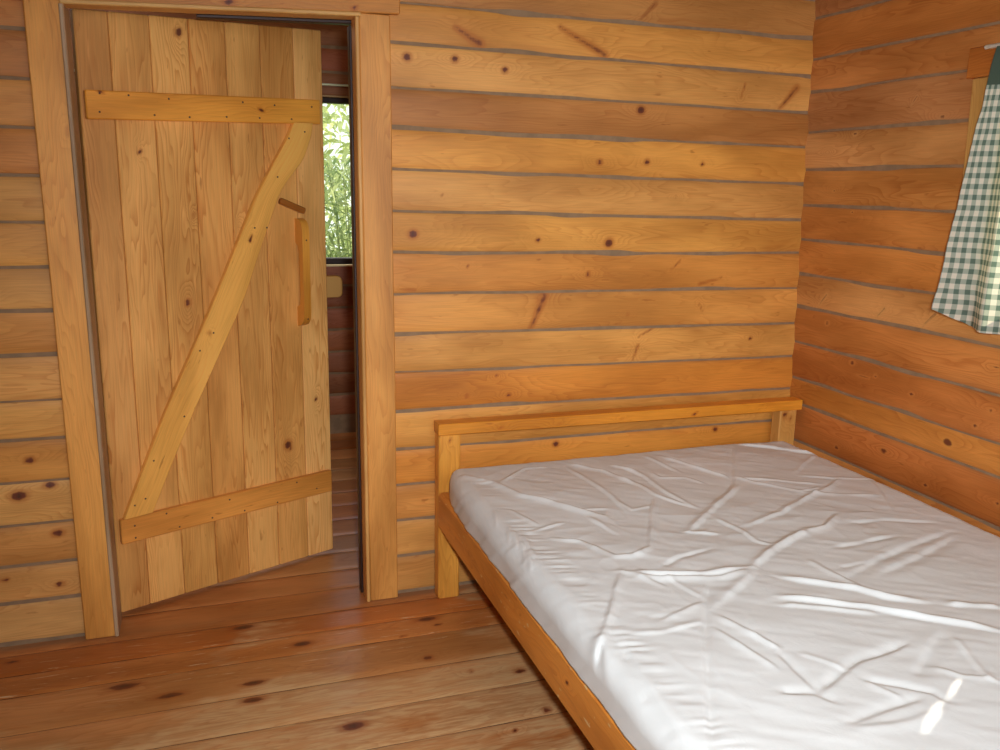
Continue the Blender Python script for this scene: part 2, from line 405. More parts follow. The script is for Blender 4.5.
def kb_for(z0, z1):
    o = []
    for x, z, r in KB:
        if z0 - .005 <= z <= z1 + .005: o.append(((x, 0, z), r, 1.15))
    for p, q, r in SL:
        if z0 <= (p[1] + q[1]) / 2 <= z1: o.append(('s', (p[0], 0, p[1]), (q[0], 0, q[1]), r))
    return o
for i in range(len(SR) - 1):
    (t0, t1), (b0, b1) = SR[i], SR[i + 1]
    kn = kb_for(b0, t0)
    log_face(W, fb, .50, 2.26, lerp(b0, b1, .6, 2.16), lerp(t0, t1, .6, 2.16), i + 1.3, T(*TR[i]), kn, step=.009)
SLF = [2.37, 2.22, 2.08, 1.948, 1.817, 1.687, 1.557, 1.428, 1.298, 1.169, 1.048, .911, .777, .658, .528, .393, .261, .144, .008]
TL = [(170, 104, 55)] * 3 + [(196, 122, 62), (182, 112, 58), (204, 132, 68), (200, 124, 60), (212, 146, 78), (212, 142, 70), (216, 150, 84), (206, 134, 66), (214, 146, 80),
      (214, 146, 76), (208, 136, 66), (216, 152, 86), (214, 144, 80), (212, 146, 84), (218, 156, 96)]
KL = [(-.557, .487, .018), (-.471, .513, .012), (-.462, .357, .013), (-.47, .189, .010), (-.518, .596, .011), (-.618, .223, .008), (-.6, 1.1, .01)]
for i in range(len(SLF) - 1):
    kn = [((x, 0, z), r, 1.5) for x, z, r in KL if SLF[i + 1] < z < SLF[i]] + rand_knots(fb, -1.9, -.75, (SLF[i] + SLF[i + 1]) / 2, 3)
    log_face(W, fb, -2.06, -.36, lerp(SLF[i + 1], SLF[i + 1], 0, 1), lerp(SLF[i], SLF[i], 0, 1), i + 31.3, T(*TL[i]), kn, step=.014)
for z0, z1 in ((1.98, 2.10), (2.10, 2.235), (2.235, 2.37)):
    log_face(W, fb, -.40, .54, lerp(z0, z0, 0, 1), lerp(z1, z1, 0, 1), z0 * 10, T(196, 126, 64), (), step=.02)
for a0, a1, z0, z1 in ((-2.1, -.36, -.02, ZC), (.50, 2.3, -.02, ZC), (-.36, .50, 1.975, ZC)):
    backing(W, fb, a0, a1, z0, z1, -.0045, 1); backing(W, fb, a0, a1, z0, z1, -.12, 0)
wb = W.build('wall_back', [M_LOG, M_CHINK]); tag(wb, 'honey coloured pine log wall holding the door, behind the headboard', 'wall', kind='structure')

# ---------------------------------------------------------------- wall_right : leaning log wall with the curtained window
fr_ = lambda a, z, o: np.stack([xr(z) - o, -a, z], -1)
W = Wood()
WY0, WY1, WZ0, WZ1 = .83, 1.75, 1.06, 1.775
SRR = [2.37, 2.30, 2.17, 2.04, 1.90, 1.784, 1.643, 1.51, 1.375, 1.248, 1.118, .993, .852, .709, .61, .458, .32, .185, .008]
TRR = [(150, 90, 46), (150, 90, 46), (150, 86, 42), (176, 100, 42), (180, 106, 50), (172, 106, 58), (184, 118, 62), (182, 110, 50), (180, 104, 44), (184, 106, 44),
       (186, 118, 60), (180, 102, 44), (176, 96, 40), (186, 108, 42), (172, 92, 38), (188, 112, 50), (176, 100, 40), (176, 100, 40)]  # row tones hold the timber's red and the wall's own shade
TZ = dict(tz=[0])
KR = [(.778, .663, .018), (.517, .555, .014), (.284, .499, .011), (.679, .542, .008), (.711, .497, .010), (.254, 1.625, .009), (.625, 1.657, .010), (.183, .952, .010),
      (.329, .83, .011), (.447, .807, .008), (.611, .779, .010), (.269, 1.36, .006), (.166, 1.431, .006), (.872, .741, .009), (.919, .8, .009), (.12, 1.57, .005), (.98, .53, .01)]
SLR = [((.62, 1.0), (.68, 1.06), .012), ((.13, 1.01), (.17, 1.055), .012), ((.42, 1.0), (.46, 1.045), .012), ((.50, 1.70), (.52, 1.73), .006), ((.9, .93), (1.0, .95), .008), ((.3, .80), (.42, .79), .006)]
TILT = [(0, 0)] * 19
for i in range(len(SRR) - 1):
    z1, z0 = SRR[i], SRR[i + 1]; zc = (z0 + z1) / 2
    kn = [(tuple(fr_(np.array([[a]]), np.array([[z]]), np.array([[0.]]))[0, 0]), r, 1.5, .86) for a, z, r in KR if z0 - .004 < z < z1]
    for p, q, r in SLR:
        if z0 < (p[1] + q[1]) / 2 < z1:
            kn.append(('s', (float(xr(p[1])), -p[0], p[1]), (float(xr(q[1])), -q[0], q[1]), r))
    tn = TR_(*TRR[i], 1.2)
    segs = [(-.05, 4.3)]
    if zc > WZ0 and zc < WZ1: segs = [(-.05, WY0), (WY1, 4.3)]
    for s0, s1 in segs:
        if s0 < 0 and s1 > 2: parts_ = [(s0, 1.5, .01), (1.5, s1, .05)]
        else: parts_ = [(s0, s1, .01 if s0 < 0 else .05)]
        for q0, q1, st in parts_:
            kk = kn if q0 < 1 else rand_knots(fr_, q0, q1, zc, 4)
            log_face(W, fr_, q0, q1, lerp(z0, z0, 0, 1), lerp(z1, z1, 0, 1), i + 71.3, tn, kk, step=st, grain=1, flip=True)
for a0, a1, z0, z1 in ((-.1, WY0, -.02, ZC), (WY1, 4.35, -.02, ZC), (WY0, WY1, -.02, 1.118), (WY0, WY1, 1.784, ZC)):
    backing(W, fr_, a0, a1, z0, z1, -.0045, 1); backing(W, fr_, a0, a1, z0, z1, -.12, 0)
wr = W.build('wall_right', [M_LOG_D, M_CHINK]); tag(wr, 'reddish pine log wall with knots along the right side of the bed', 'wall', kind='structure')

# ---------------------------------------------------------------- remaining walls of the two rooms, ceiling
def simple_wall(name, fn, a0, a1, tone, mat, label, z_from=0.008, z_to=2.37, pitch=.131, grain=0, step=.06, holes=None, first=None):
    W = Wood(); zs = [z_from]
    while zs[-1] < z_to - .02: zs.append(min(z_to, zs[-1] + pitch))
    for i in range(len(zs) - 1):
        zc = (zs[i] + zs[i + 1]) / 2; segs = [(a0, a1)]
        if holes and holes[2] < zc < holes[3]: segs = [(a0, holes[0]), (holes[1], a1)]
        for q0, q1 in segs:
            log_face(W, fn, q0, q1, lerp(zs[i], zs[i], 0, 1), lerp(zs[i + 1], zs[i + 1], 0, 1), i * 1.7 + len(name), tuple(x * RNG.uniform(.88, 1.08) for x in tone),
                     rand_knots(fn, q0, q1, zc, 3) if step < .03 else (), step=step, nv=9, grain=grain)
    if holes:
        for q in ((a0, holes[0], -.02, ZC), (holes[1], a1, -.02, ZC), (holes[0], holes[1], -.02, holes[4]), (holes[0], holes[1], holes[5], ZC)):
            backing(W, fn, *q, -.0045, 1); backing(W, fn, *q, -.1, 0)
    else:
        backing(W, fn, a0, a1, -.02, ZC, -.0045, 1)
    o = W.build(name, [mat, M_CHINK]); tag(o, label, 'wall', kind='structure'); return o
simple_wall('wall_left', lambda a, z, o: np.stack([XL + o, a, z], -1), YB, 0, T(170, 138, 100), M_LOG, 'pine log wall on the left side of the bedroom', grain=1)
simple_wall('wall_front', lambda a, z, o: np.stack([a, YB + o, z], -1), XL, 2.3, T(165, 135, 100), M_LOG, 'pine log wall behind the camera')
FZ0, FZ1 = .99, 1.865
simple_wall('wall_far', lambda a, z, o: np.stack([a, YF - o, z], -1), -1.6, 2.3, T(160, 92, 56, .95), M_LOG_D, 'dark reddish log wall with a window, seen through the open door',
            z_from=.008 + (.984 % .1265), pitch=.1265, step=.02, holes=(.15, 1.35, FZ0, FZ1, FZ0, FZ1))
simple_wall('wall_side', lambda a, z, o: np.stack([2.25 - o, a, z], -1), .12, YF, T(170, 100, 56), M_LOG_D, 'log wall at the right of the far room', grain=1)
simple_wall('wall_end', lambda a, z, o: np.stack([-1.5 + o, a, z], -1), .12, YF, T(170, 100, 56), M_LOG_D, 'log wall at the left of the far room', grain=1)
W = Wood()
for i in range(16):
    x0 = -2.1 + i * .28
    W.beam((x0 + .14, -4.3, ZC - .02), (x0 + .14, 2.2, ZC - .02), (1, 0, 0), (0, 0, 1), .276, .03, T(160, 130, 96, RNG.uniform(.9, 1.05)), seg=.2, grain=1)
o = W.build('ceiling', [M_LOG]); tag(o, 'pine board ceiling of the cabin', 'ceiling', kind='structure')

# ---------------------------------------------------------------- floor
W = Wood()
SE = [2.12, 1.95, 1.78, 1.61, 1.44, 1.27, 1.10, .93, .76, .59, .42, .26, .11, -.057, -.18, -.30, -.487, -.652, -.82]
while SE[-1] > -4.25: SE.append(SE[-1] - .166)
KF = [(.065, -.085, .018, 2.6), (.236, -.245, .017, 2.2), (-.274, -.335, .02, 2.6), (.079, -.426, .016, 2.6), (.072, -.512, .018, 2.2), (.652, -.204, .017, 2.4), (.677, -.25, .008, 2), (.595, -.442, .015, 1.2),
      (.61, -.50, .006, 1), (.841, -.594, .014, 1.6), (.319, -.715, .022, 1.8), (.844, -.80, .013, 1.2), (.728, -.86, .009, 1), (.552, -.29, .007, 1.4), (-.15, -.42, .015, 3.5), (.70, -.55, .008, 1.5), (-.6, -.1, .01, 2)]
FT = [(156, 88, 42), (150, 82, 38), (160, 94, 48), (158, 98, 52), (164, 104, 58), (152, 88, 44)]
for i in range(len(SE) - 1):
    y1, y0 = SE[i], SE[i + 1]; wdt = y1 - y0
    near = -1.3 < y0 < .8
    xs = np.arange(-2.1, 2.36, .014 if near else .05); nv = 13
    t = np.linspace(0, 1, nv); g_ = .0010
    tilt = -.02
    Y = (y0 + g_) + (wdt - 2 * g_) * t[None, :] + tilt * 0 * xs[:, None]
    Z = np.zeros_like(Y) - .0035 * np.abs(2 * t[None, :] - 1) ** 14 + .0006 * noise2(xs[:, None], Y, i, 7)
    X = np.broadcast_to(xs[:, None], Y.shape)
    P = np.stack([X, Y, Z], -1)
    kn = [((x, y, 0), r, st) for x, y, r, st in KF if y0 <= y <= y1]
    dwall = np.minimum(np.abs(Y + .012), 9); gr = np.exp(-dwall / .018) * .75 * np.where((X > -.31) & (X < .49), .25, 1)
    tn = FT[i % 6] if i not in (13, 14) else ((154, 80, 32), (156, 88, 40))[i - 13]
    W.grid(P, X + i * 3.1, Y, i + .3, TR_(*tn, 1.48), 0, kn, 0, grime=gr)
for q in (((-2.1, -4.3, -.006), (2.36, -4.3, -.006), (2.36, 2.2, -.006), (-2.1, 2.2, -.006)),):
    W.flat(q, 1)
M_GAP = plain('floor_gap', lin((92, 56, 32)), .8)
fl = W.build('floor', [M_FLOOR, M_GAP]); tag(fl, 'worn varnished pine board floor with dark knots', 'floor', kind='structure')

# ---------------------------------------------------------------- door casing (trim) and jambs
ZA = (0, 0, 1); XA = (1, 0, 0); YA = (0, 1, 0)
W = Wood(); W.beam((-.361, -.0125, 0), (-.3725, -.0125, 1.90), XA, YA, .097, .025, T(212, 140, 68, 1.12), knots=[((-.34, -.025, 1.55), .007, 1.5)], grain=2, wob=.001)
tag(W.build('trim_1', M_CAS), 'left upright pine casing board of the door', 'door trim', kind='structure')
W = Wood(); W.beam((.544, -.0125, 0), (.5315, -.0125, 1.926), XA, YA, .097, .025, T(212, 140, 70, 1.0), grain=2, wob=.001)
tag(W.build('trim_2', M_CAS), 'right upright pine casing board of the door', 'door trim', kind='structure')
W = Wood(); W.beam((-.47, -.0135, 1.94), (.61, -.0135, 1.985), ZA, YA, .108, .027, T(208, 134, 66), knots=[((.11, -.027, 1.925), .012, 1.6), ((-.07, -.027, 1.94), .012, 1.6), ((.47, -.027, 1.935), .008, 1)], grain=0)
tag(W.build('trim_3', M_CAS), 'head casing board above the door', 'door trim', kind='structure')
W = Wood()
W.beam((-.3175, .03, 0), (-.3275, .03, 1.886), XA, YA, .012, .122, T(172, 136, 108), grain=2)  # left lining's shadow is painted into its greyer tone
W.beam((.488, .006, 0), (.4775, .006, 1.915), XA, YA, .012, .074, T(206, 146, 84), grain=2)
W.beam((-.33, .006, 1.890), (.49, .006, 1.921), ZA, YA, .012, .074, T(206, 150, 88), grain=0)
tag(W.build('trim_4', M_CAS), 'thin pale lining boards around the inside of the doorway', 'door trim', kind='structure')

W = Wood()  # near-black strips: the doorway's gap shadow put in as colour
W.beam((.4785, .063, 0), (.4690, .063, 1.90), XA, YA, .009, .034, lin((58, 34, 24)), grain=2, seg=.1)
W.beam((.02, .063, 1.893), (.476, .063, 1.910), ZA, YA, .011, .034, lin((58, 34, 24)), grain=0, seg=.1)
tag(W.build('gap_shade_strips', M_CAS), 'dark strips painting the gap shadow along the inner edge of the doorway', 'door trim', kind='structure')

# ---------------------------------------------------------------- the door, standing ajar into the far room
dA = np.array([-.303, .106, 0]); dU = np.array([.91793, .39674, 0]); dN = np.array([-.39674, .91793, 0])
def D(s, off, z): return dA + dU * s - dN * off + np.array([0, 0, z])
door = empty('door_1', tuple(dA)); tag(door, 'ledged and braced pine plank door standing ajar into the far room', 'door', kind='structure')
W = Wood(); sp = [-.012, .085, .205, .325, .446, .567, .69, .80]
DT = [(200, 138, 78), (206, 144, 80), (210, 148, 82), (203, 138, 74), (206, 144, 80), (205, 140, 76), (212, 150, 88)]
DK = [(.293, 1.855, .013), (.274, 1.022, .012), (.618, .469, .017), (.467, 1.262, .005), (.63, .455, .008), (.31, 1.30, .006), (.15, 1.5, .006), (.74, .62, .008)]
for i in range(7):
    a, b = sp[i], sp[i + 1]
    kn = [(tuple(D(s_, 0, z_)), r, 1.2) for s_, z_, r in DK if a < s_ < b]
    W.beam(D((a + b) / 2, -.015, .015), D((a + b) / 2, -.015, 1.897), dU, dN, b - a - .0016, .030, T(*DT[i], 1.25), ident=3.1 + i * 2.7, knots=kn, grain=2, bev=.0028, seg=.012)
for k in range(len(W.V)):
    s_ = (W.V[k] - dA) @ dU; W.V[k][:, 2] = np.where(W.V[k][:, 2] > .1, W.V[k][:, 2] * (1 + .0227 * s_ / .8), W.V[k][:, 2])
W.build('door_leaf', M_DOOR, door)
nails = {}
def nail(parent, s, z, off):
    c = D(s, off, z); m = 8; r = .0032
    V = [c - dN * .0012] + [c + dU * r * math.cos(2 * math.pi * k / m) + np.array([0, 0, r * math.sin(2 * math.pi * k / m)]) for k in range(m)] 
    F = [(0, 1 + k, 1 + (k + 1) % m) for k in range(m)]
    raw_mesh('nail', V, F, M_NAIL, parent)
W = Wood(); W.beam(D(-.002, .011, 1.633), D(.776, .011, 1.665), ZA, -dN, .082, .022, T(208, 134, 52, 1.35), knots=[(tuple(D(.04, .022, 1.67)), .006), (tuple(D(.55, .022, 1.655)), .005)], grain=0)
bt = W.build('batten', M_BAT, door); tag(bt, 'upper horizontal batten of amber pine')
for s, z in [(.038, 1.667), (.034, 1.614), (.121, 1.668), (.242, 1.667), (.195, 1.616), (.305, 1.617), (.428, 1.626), (.486, 1.676), (.544, 1.63), (.60, 1.675), (.662, 1.634), (.741, 1.68)]: nail(bt, s, z, .0225)
W = Wood(); W.beam(D(.002, .011, .302), D(.788, .011, .306), ZA, -dN, .084, .022, T(204, 130, 60, 1.3), grain=0)
bt2 = W.build('batten', M_BAT, door); tag(bt2, 'lower horizontal batten across the door foot')
for s, z in [(.045, .316), (.045, .274), (.191, .274), (.307, .277), (.427, .274), (.556, .274), (.637, .333), (.373, .328), (.15, .332), (.72, .29)]: nail(bt2, s, z, .0225)
# the brace : its two hand sawn edges, joined
eL = [(.672, 1.625), (.648, 1.575), (.600, 1.50), (.519, 1.370), (.44, 1.205), (.36, 1.042), (.265, .86), (.169, .677), (.09, .508), (.015, .345)]
eR = [(.747, 1.628), (.738, 1.580), (.706, 1.50), (.615, 1.40), (.535, 1.21), (.462, 1.028), (.362, .845), (.263, .662), (.185, .508), (.108, .347)]
def resamp(p, n):
    p = np.array(p); d = np.concatenate([[0], np.cumsum(np.linalg.norm(np.diff(p, axis=0), axis=1))]); t = np.linspace(0, d[-1], n)
    return np.stack([np.interp(t, d, p[:, k]) for k in range(p.shape[1])], 1)
nL = 110; tL = np.linspace(0, 9, nL); eL = np.array(eL); eR = np.array(eR)
def smooth(e):
    q = np.stack([np.interp(tL, range(10), e[:, k]) for k in (0, 1)], 1)
    for _ in range(12): q[1:-1] = (q[:-2] + 2 * q[1:-1] + q[2:]) / 4
    return q
qL, qR = smooth(eL), smooth(eR)
cr = [(0, 0), (0, .019), (.03, .022)] + [(x, .022) for x in np.linspace(.1, .9, 8)] + [(.97, .022), (1, .019), (1, 0)]
P = np.zeros((nL, len(cr), 3))
for i in range(nL):
    for j, (f, off) in enumerate(cr):
        s_, z_ = qL[i] * (1 - f) + qR[i] * f; P[i, j] = D(s_, off, z_)
W = Wood(); ln = np.concatenate([[0], np.cumsum(np.linalg.norm(np.diff(P[:, 5], axis=0), axis=1))])
W.grid(P, ln[:, None] + 4, np.array([f * .09 + off for f, off in cr])[None, :], 17.3, T(214, 148, 72, 1.3), 0, [(tuple(D(.33, .022, .93)), .007), (tuple(D(.49, .022, 1.23)), .007), (tuple(D(.50, .022, 1.245)), .004)], 2)
W.flat([P[0, j] for j in range(len(cr))], 0, T(180, 120, 60)); W.flat([P[-1, j] for j in range(len(cr))], 0, T(180, 120, 60))
br = W.build('brace', M_BAT, door); tag(br, 'diagonal brace with a bent upper end')
for s, z in [(.711, 1.595), (.65, 1.57), (.602, 1.44), (.51, 1.27), (.555, 1.27), (.12, .523), (.085, .40), (.05, .385), (.296, .87), (.23, .655), (.346, .925)]: nail(br, s, z, .0225)
def prism(name, prof, s0, s1, mat, parent, tone, bev=.002):
    """profile in (off, z) extruded along the door width"""
    W = Wood(); m = len(prof); rows = []
    for s in (s0, s0, (s0 + s1) / 2, s1, s1): rows.append([D(s, o, z) for o, z in prof + [prof[0]]])
    P = np.array(rows); P[0] = P[0]
    per = np.concatenate([[0], np.cumsum(np.linalg.norm(np.diff(np.array(prof + [prof[0]]), axis=0), axis=1))])
    W.grid(np.array([rows[1], rows[2], rows[3]]), per[None, :], np.array([0, .014, .028])[:, None], 5.5, tone)
    for s in (s0, s1): W.flat([D(s, o, z) for o, z in prof], 0, tone)
    return W.build(name, mat, parent)
hp = [(0, 1.300), (.022, 1.298), (.038, 1.288), (.047, 1.272), (.050, 1.25), (.050, .975), (.048, .955), (.042, .938), (.03, .925), (0, .915), (0, .985), (.018, .995), (.024, 1.02), (.024, 1.18), (.018, 1.205), (0, 1.215)]
hd = prism('handle', hp, .674, .702, M_BED, door, T(198, 128, 50, 1.3)); tag(hd, 'upright wooden pull handle with a rounded top')
nail(hd, .69, 1.225, .0505); nail(hd, .69, .945, .047)
W = Wood(); W.beam(D(.612, .011, 1.361), D(.708, .011, 1.324), np.cross(dU * .93 + np.array([0, 0, -.36]), -dN), -dN, .022, .022, T(170, 98, 40), grain=0, bev=.004)
tag(W.build('latch_lever', M_BED, door), 'short slanting wooden latch lever')

# ---------------------------------------------------------------- far room: window, block on the wall
win = empty('window_1', (.75, YF, FZ0)); tag(win, 'dark framed window full of sunlit leaves, seen through the doorway', 'window', kind='structure')
def box_obj(name, x0, x1, y0, y1, z0, z1, mat, parent=None, bev=.003):
    W = Wood(); 
    W.beam((x0, (y0 + y1) / 2, (z0 + z1) / 2), (x1, (y0 + y1) / 2, (z0 + z1) / 2), ZA, YA, z1 - z0, y1 - y0, (.2, .2, .2), bev=bev, seg=.1)
    return W.build(name, mat, parent)
W = Wood()
for q in (((.15, YF, 1.857), (1.35, YF, 1.857), ZA, .027), ((.15, YF, 1.003), (1.35, YF, 1.003), ZA, .032)):
    W.beam(q[0], q[1], q[2], YA, q[3], .07, (.05, .03, .02), seg=.1)
for x in (.165, 1.335): W.beam((x, YF, 1.0), (x, YF, 1.86), XA, YA, .03, .07, (.05, .03, .02), seg=.1, grain=2)
W.build('window_frame', M_DARKF, win)
M_GL = NT('window_glass')
gl = M_GL.n('BsdfGlossy'); gl.inputs['Roughness'].default_value = .02; tr = M_GL.n('BsdfTransparent'); tr.inputs[0].default_value = (.96, .98, .97, 1)
fz = M_GL.n('Fresnel'); fz.inputs[0].default_value = 1.4; mx = M_GL.n('MixShader'); M_GL.put(mx.inputs[0], fz.outputs[0])
M_GL.t.links.new(tr.outputs[0], mx.inputs[1]); M_GL.t.links.new(gl.outputs[0], mx.inputs[2]); M_GL.t.links.new(mx.outputs[0], M_GL.out.inputs[0]); M_GL = M_GL.m
raw_mesh('glass_pane', [(.18, YF + .01, 1.02), (1.32, YF + .01, 1.02), (1.32, YF + .01, 1.843), (.18, YF + .01, 1.843)], [(0, 1, 2, 3)], M_GL, win)
W = Wood(); W.beam((.12, YF - .02, .980), (1.38, YF - .02, .980), ZA, YA, .012, .07, T(226, 190, 150, 1.2), seg=.1); W.build('window_sill', M_CAS, win)
W = Wood(); W.beam((.12, YF - .02, 1.876), (1.38, YF - .02, 1.876), ZA, YA, .009, .05, T(200, 160, 120), seg=.1); W.build('head_bead', M_CAS, win)
W = Wood(); W.beam((-1.5, YF - .012, 1.937), (2.2, YF - .012, 1.937), ZA, YA, .010, .024, T(235, 215, 190, 1.3), seg=.1)  # pale strip laid over the log seam as its chinking
tag(W.build('trim_5', M_CAS), 'thin pale strip standing for the chinking gap of the far log wall above the window', 'trim', kind='structure')
# wooden block under the sill
W = Wood(); ring = []
def rrect(x0, x1, z0, z1, r, n=6):
    o = []
    for cx, cz, a0 in ((x1 - r, z1 - r, 0), (x0 + r, z1 - r, 90), (x0 + r, z0 + r, 180), (x1 - r, z0 + r, 270)):
        for k in range(n + 1): a = math.radians(a0 + 90 * k / n); o.append((cx + r * math.cos(a), cz + r * math.sin(a)))
    return o
rr = rrect(.47, .732, .803, .923, .03)
rows = [[(x, y, z) for x, z in rr + [rr[0]]] for y in (2.085, 2.03, 2.026)]
c_ = (.601, .863); rows.append([(c_[0] + (x - c_[0]) * .97, 2.02, c_[1] + (z - c_[1]) * .94) for x, z in rr + [rr[0]]])
W.grid(np.array(rows, float), np.linspace(0, .7, len(rr) + 1)[None, :], np.array([0, .05, .055, .06])[:, None], 8.8, T(200, 140, 76, 1.7))
fc = rows[-1][:-1]; n0 = 14
gx = np.linspace(fc and min(p[0] for p in fc), max(p[0] for p in fc), 3)
W.flat(fc, 0, T(200, 140, 76, 1.7))
o = W.build('wooden_block', M_BAT); tag(o, 'small rounded wooden block fixed to the far wall below the window', 'wooden block')

# ---------------------------------------------------------------- garden outside
gm = NT('garden_ground'); tc = gm.n('TexCoord'); gn = gm.noise(tc.outputs['Object'], 6, 4)
gm.bsdf(gm.mix(gn, (.10, .16, .03), (.30, .34, .10)), .9); gm = gm.m
o = raw_mesh('ground', [(-14, -14, -.4), (14, -14, -.4), (14, 18, -.4), (-14, 18, -.4)], [(0, 1, 2, 3)], gm)
tag(o, 'grassy ground outside the cabin', 'ground', kind='structure')
def leaf_mat(name, a, b, tr=.5):
    m = NT(name); g = m.n('Attribute', attribute_name='shade'); c = m.mix(g.outputs['Fac'], a, b)
    d = m.n('BsdfDiffuse'); m.put(d.inputs[0], c); t = m.n('BsdfTranslucent'); m.put(t.inputs[0], m.mix(1, c, (1.15, 1.15, .9), 'MULTIPLY'))
    s = m.n('MixShader'); s.inputs[0].default_value = tr; m.t.links.new(d.outputs[0], s.inputs[1]); m.t.links.new(t.outputs[0], s.inputs[2]); m.t.links.new(s.outputs[0], m.out.inputs[0]); return m.m
M_LEAF = leaf_mat('bright_leaves', (.46, .50, .24), (.80, .80, .52)); M_LEAF2 = leaf_mat('dark_leaves', (.20, .27, .12), (.58, .62, .36))
M_STEM = plain('cane_stem', (.35, .38, .16), .6)
def shrub(name, cx, cy, rx, ry, z0, z1, n, ll, lw, mat, label, cat, canes):
    root = empty(name, (cx, cy, -.4)); tag(root, label, cat)
    r = np.random.default_rng(int(cx * 100 + cy * 10 + n)); V = []; F = []; S = []
    for i in range(n):
        while True:
            p = r.uniform(-1, 1, 3)
            if (p[:2] ** 2).sum() < 1: break
        c = np.array([cx + p[0] * rx, cy + p[1] * ry, (z0 + z1) / 2 + p[2] * (z1 - z0) / 2])
        az = r.uniform(0, 2 * math.pi); el = r.uniform(-1.2, .7); d = np.array([math.cos(az) * math.cos(el), math.sin(az) * math.cos(el), math.sin(el)])
        w = np.cross(d, r.normal(size=3)); w /= np.linalg.norm(w); L = ll * r.uniform(.6, 1.3); B = lw * r.uniform(.6, 1.2); k = len(V)
        V += [c, c + d * L * .35 + w * B / 2, c + d * L * .75 + w * B * .35 + np.array([0, 0, -L * .1]), c + d * L + np.array([0, 0, -L * .22]), c + d * L * .75 - w * B * .35 + np.array([0, 0, -L * .1]), c + d * L * .35 - w * B / 2]
        F += [(k, k + 1, k + 5), (k + 1, k + 2, k + 4, k + 5), (k + 2, k + 3, k + 4)]; S += [r.random()] * 6
    o = raw_mesh('foliage', V, F, mat, root); at = o.data.attributes.new('shade', 'FLOAT', 'POINT'); at.data.foreach_set('value', np.array(S, np.float32))
    V = []; F = []
    for i in range(canes):
        x = cx + r.uniform(-.8, .8) * rx; y = cy + r.uniform(-.8, .8) * ry; dx, dy = r.uniform(-.25, .25, 2); R_ = r.uniform(.006, .014); b = len(V)
        for j in range(7):
            t = j / 6; q = np.array([x + dx * t * t * 1.5, y + dy * t * t, -.4 + (z1 + .4) * t * r.uniform(.98, 1.0)])
            for k in range(6): a = k * math.pi / 3; V.append(q + R_ * (1 - .7 * t) * np.array([math.cos(a), math.sin(a), 0]))
        for j in range(6):
            for k in range(6): F.append((b + j * 6 + k, b + j * 6 + (k + 1) % 6, b + j * 6 + 6 + (k + 1) % 6, b + j * 6 + 6 + k))
    raw_mesh('stem', V, F, M_STEM, root, smooth=True)
    return root
shrub('bamboo_bush', 1.05, 3.75, 1.0, .5, -.2, 1.62, 5200, .12, .022, M_LEAF2, 'leafy bamboo bush filling the lower part of the far window', 'bush', 26)
shrub('garden_tree', 1.6, 6.4, 2.2, 1.0, .6, 3.4, 5200, .17, .05, M_LEAF, 'sunlit pale green tree behind the bamboo bush outside the far window', 'tree', 7)

# ---------------------------------------------------------------- bed
bed = empty('bed_frame', (1.42, -1.05, 0)); tag(bed, 'low double bed frame of varnished pine posts and boards in the corner', 'bed')
TB = T(212, 138, 44); TP = T(214, 142, 60, 1.15)
for x, kn in ((.762, [((.762, -.08, .585), .006), ((.722, -.06, .443), .008), ((.79, -.08, .25), .005)]), (2.132, [((2.115, -.08, .575), .012), ((2.14, -.08, .565), .008)])):
    W = Wood(); W.beam((x, -.0535, 0), (x, -.0535, .600), XA, YA, .076, .055, TP if x < 1 else T(206, 142, 76), knots=kn, grain=2, bev=.004)
    o = W.build('headboard_post', M_BED, bed)
W = Wood(); W.beam((.721, -.054, .619), (2.19, -.054, .613), ZA, YA, .040, .060, T(208, 128, 40, 1.15), knots=[((.949, -.084, .612), .007), ((1.155, -.084, .61), .007), ((1.704, -.084, .607), .008), ((1.996, -.084, .604), .006), ((1.4, -.084, .61), .004)], grain=0, bev=.002)
tag(W.build('headboard_rail', M_BED, bed), 'amber top rail of the headboard')
W = Wood(); W.beam((.7425, -.082, .335), (.7425, -2.06, .335), ZA, XA, .130, .045, T(186, 112, 46, 1.25), knots=[((.72, -.45, .33), .006, 1.5), ((.72, -1.20, .345), .007, 1.3), ((.72, -.9, .36), .004)], grain=1, bev=.015, wob=.002, seg=.015)
tag(W.build('side_rail', M_RAIL, bed), 'scuffed brown side rail on the open side')
W = Wood(); W.beam((2.135, -.082, .335), (2.135, -2.06, .335), ZA, XA, .130, .045, T(186, 112, 46), grain=1, bev=.006, seg=.05); W.build('side_rail', M_RAIL, bed)
for x in (.762, 2.10):
    W = Wood(); W.beam((x, -2.10, 0), (x, -2.10, .40), XA, YA, .076, .076, TP, grain=2, bev=.004, seg=.04); W.build('foot_post', M_BED, bed)
W = Wood(); W.beam((.802, -2.10, .335), (2.06, -2.10, .335), ZA, YA, .130, .040, T(200, 128, 50), grain=0, bev=.004, seg=.04); W.build('foot_rail', M_BED, bed)
for k in range(12):
    y = -.19 - k * .162
    W = Wood(); W.beam((.767, y, .386), (2.09, y, .386), YA, ZA, .09, .018, T(210, 150, 80), grain=0, seg=.08); W.build('slat', M_BED, bed)

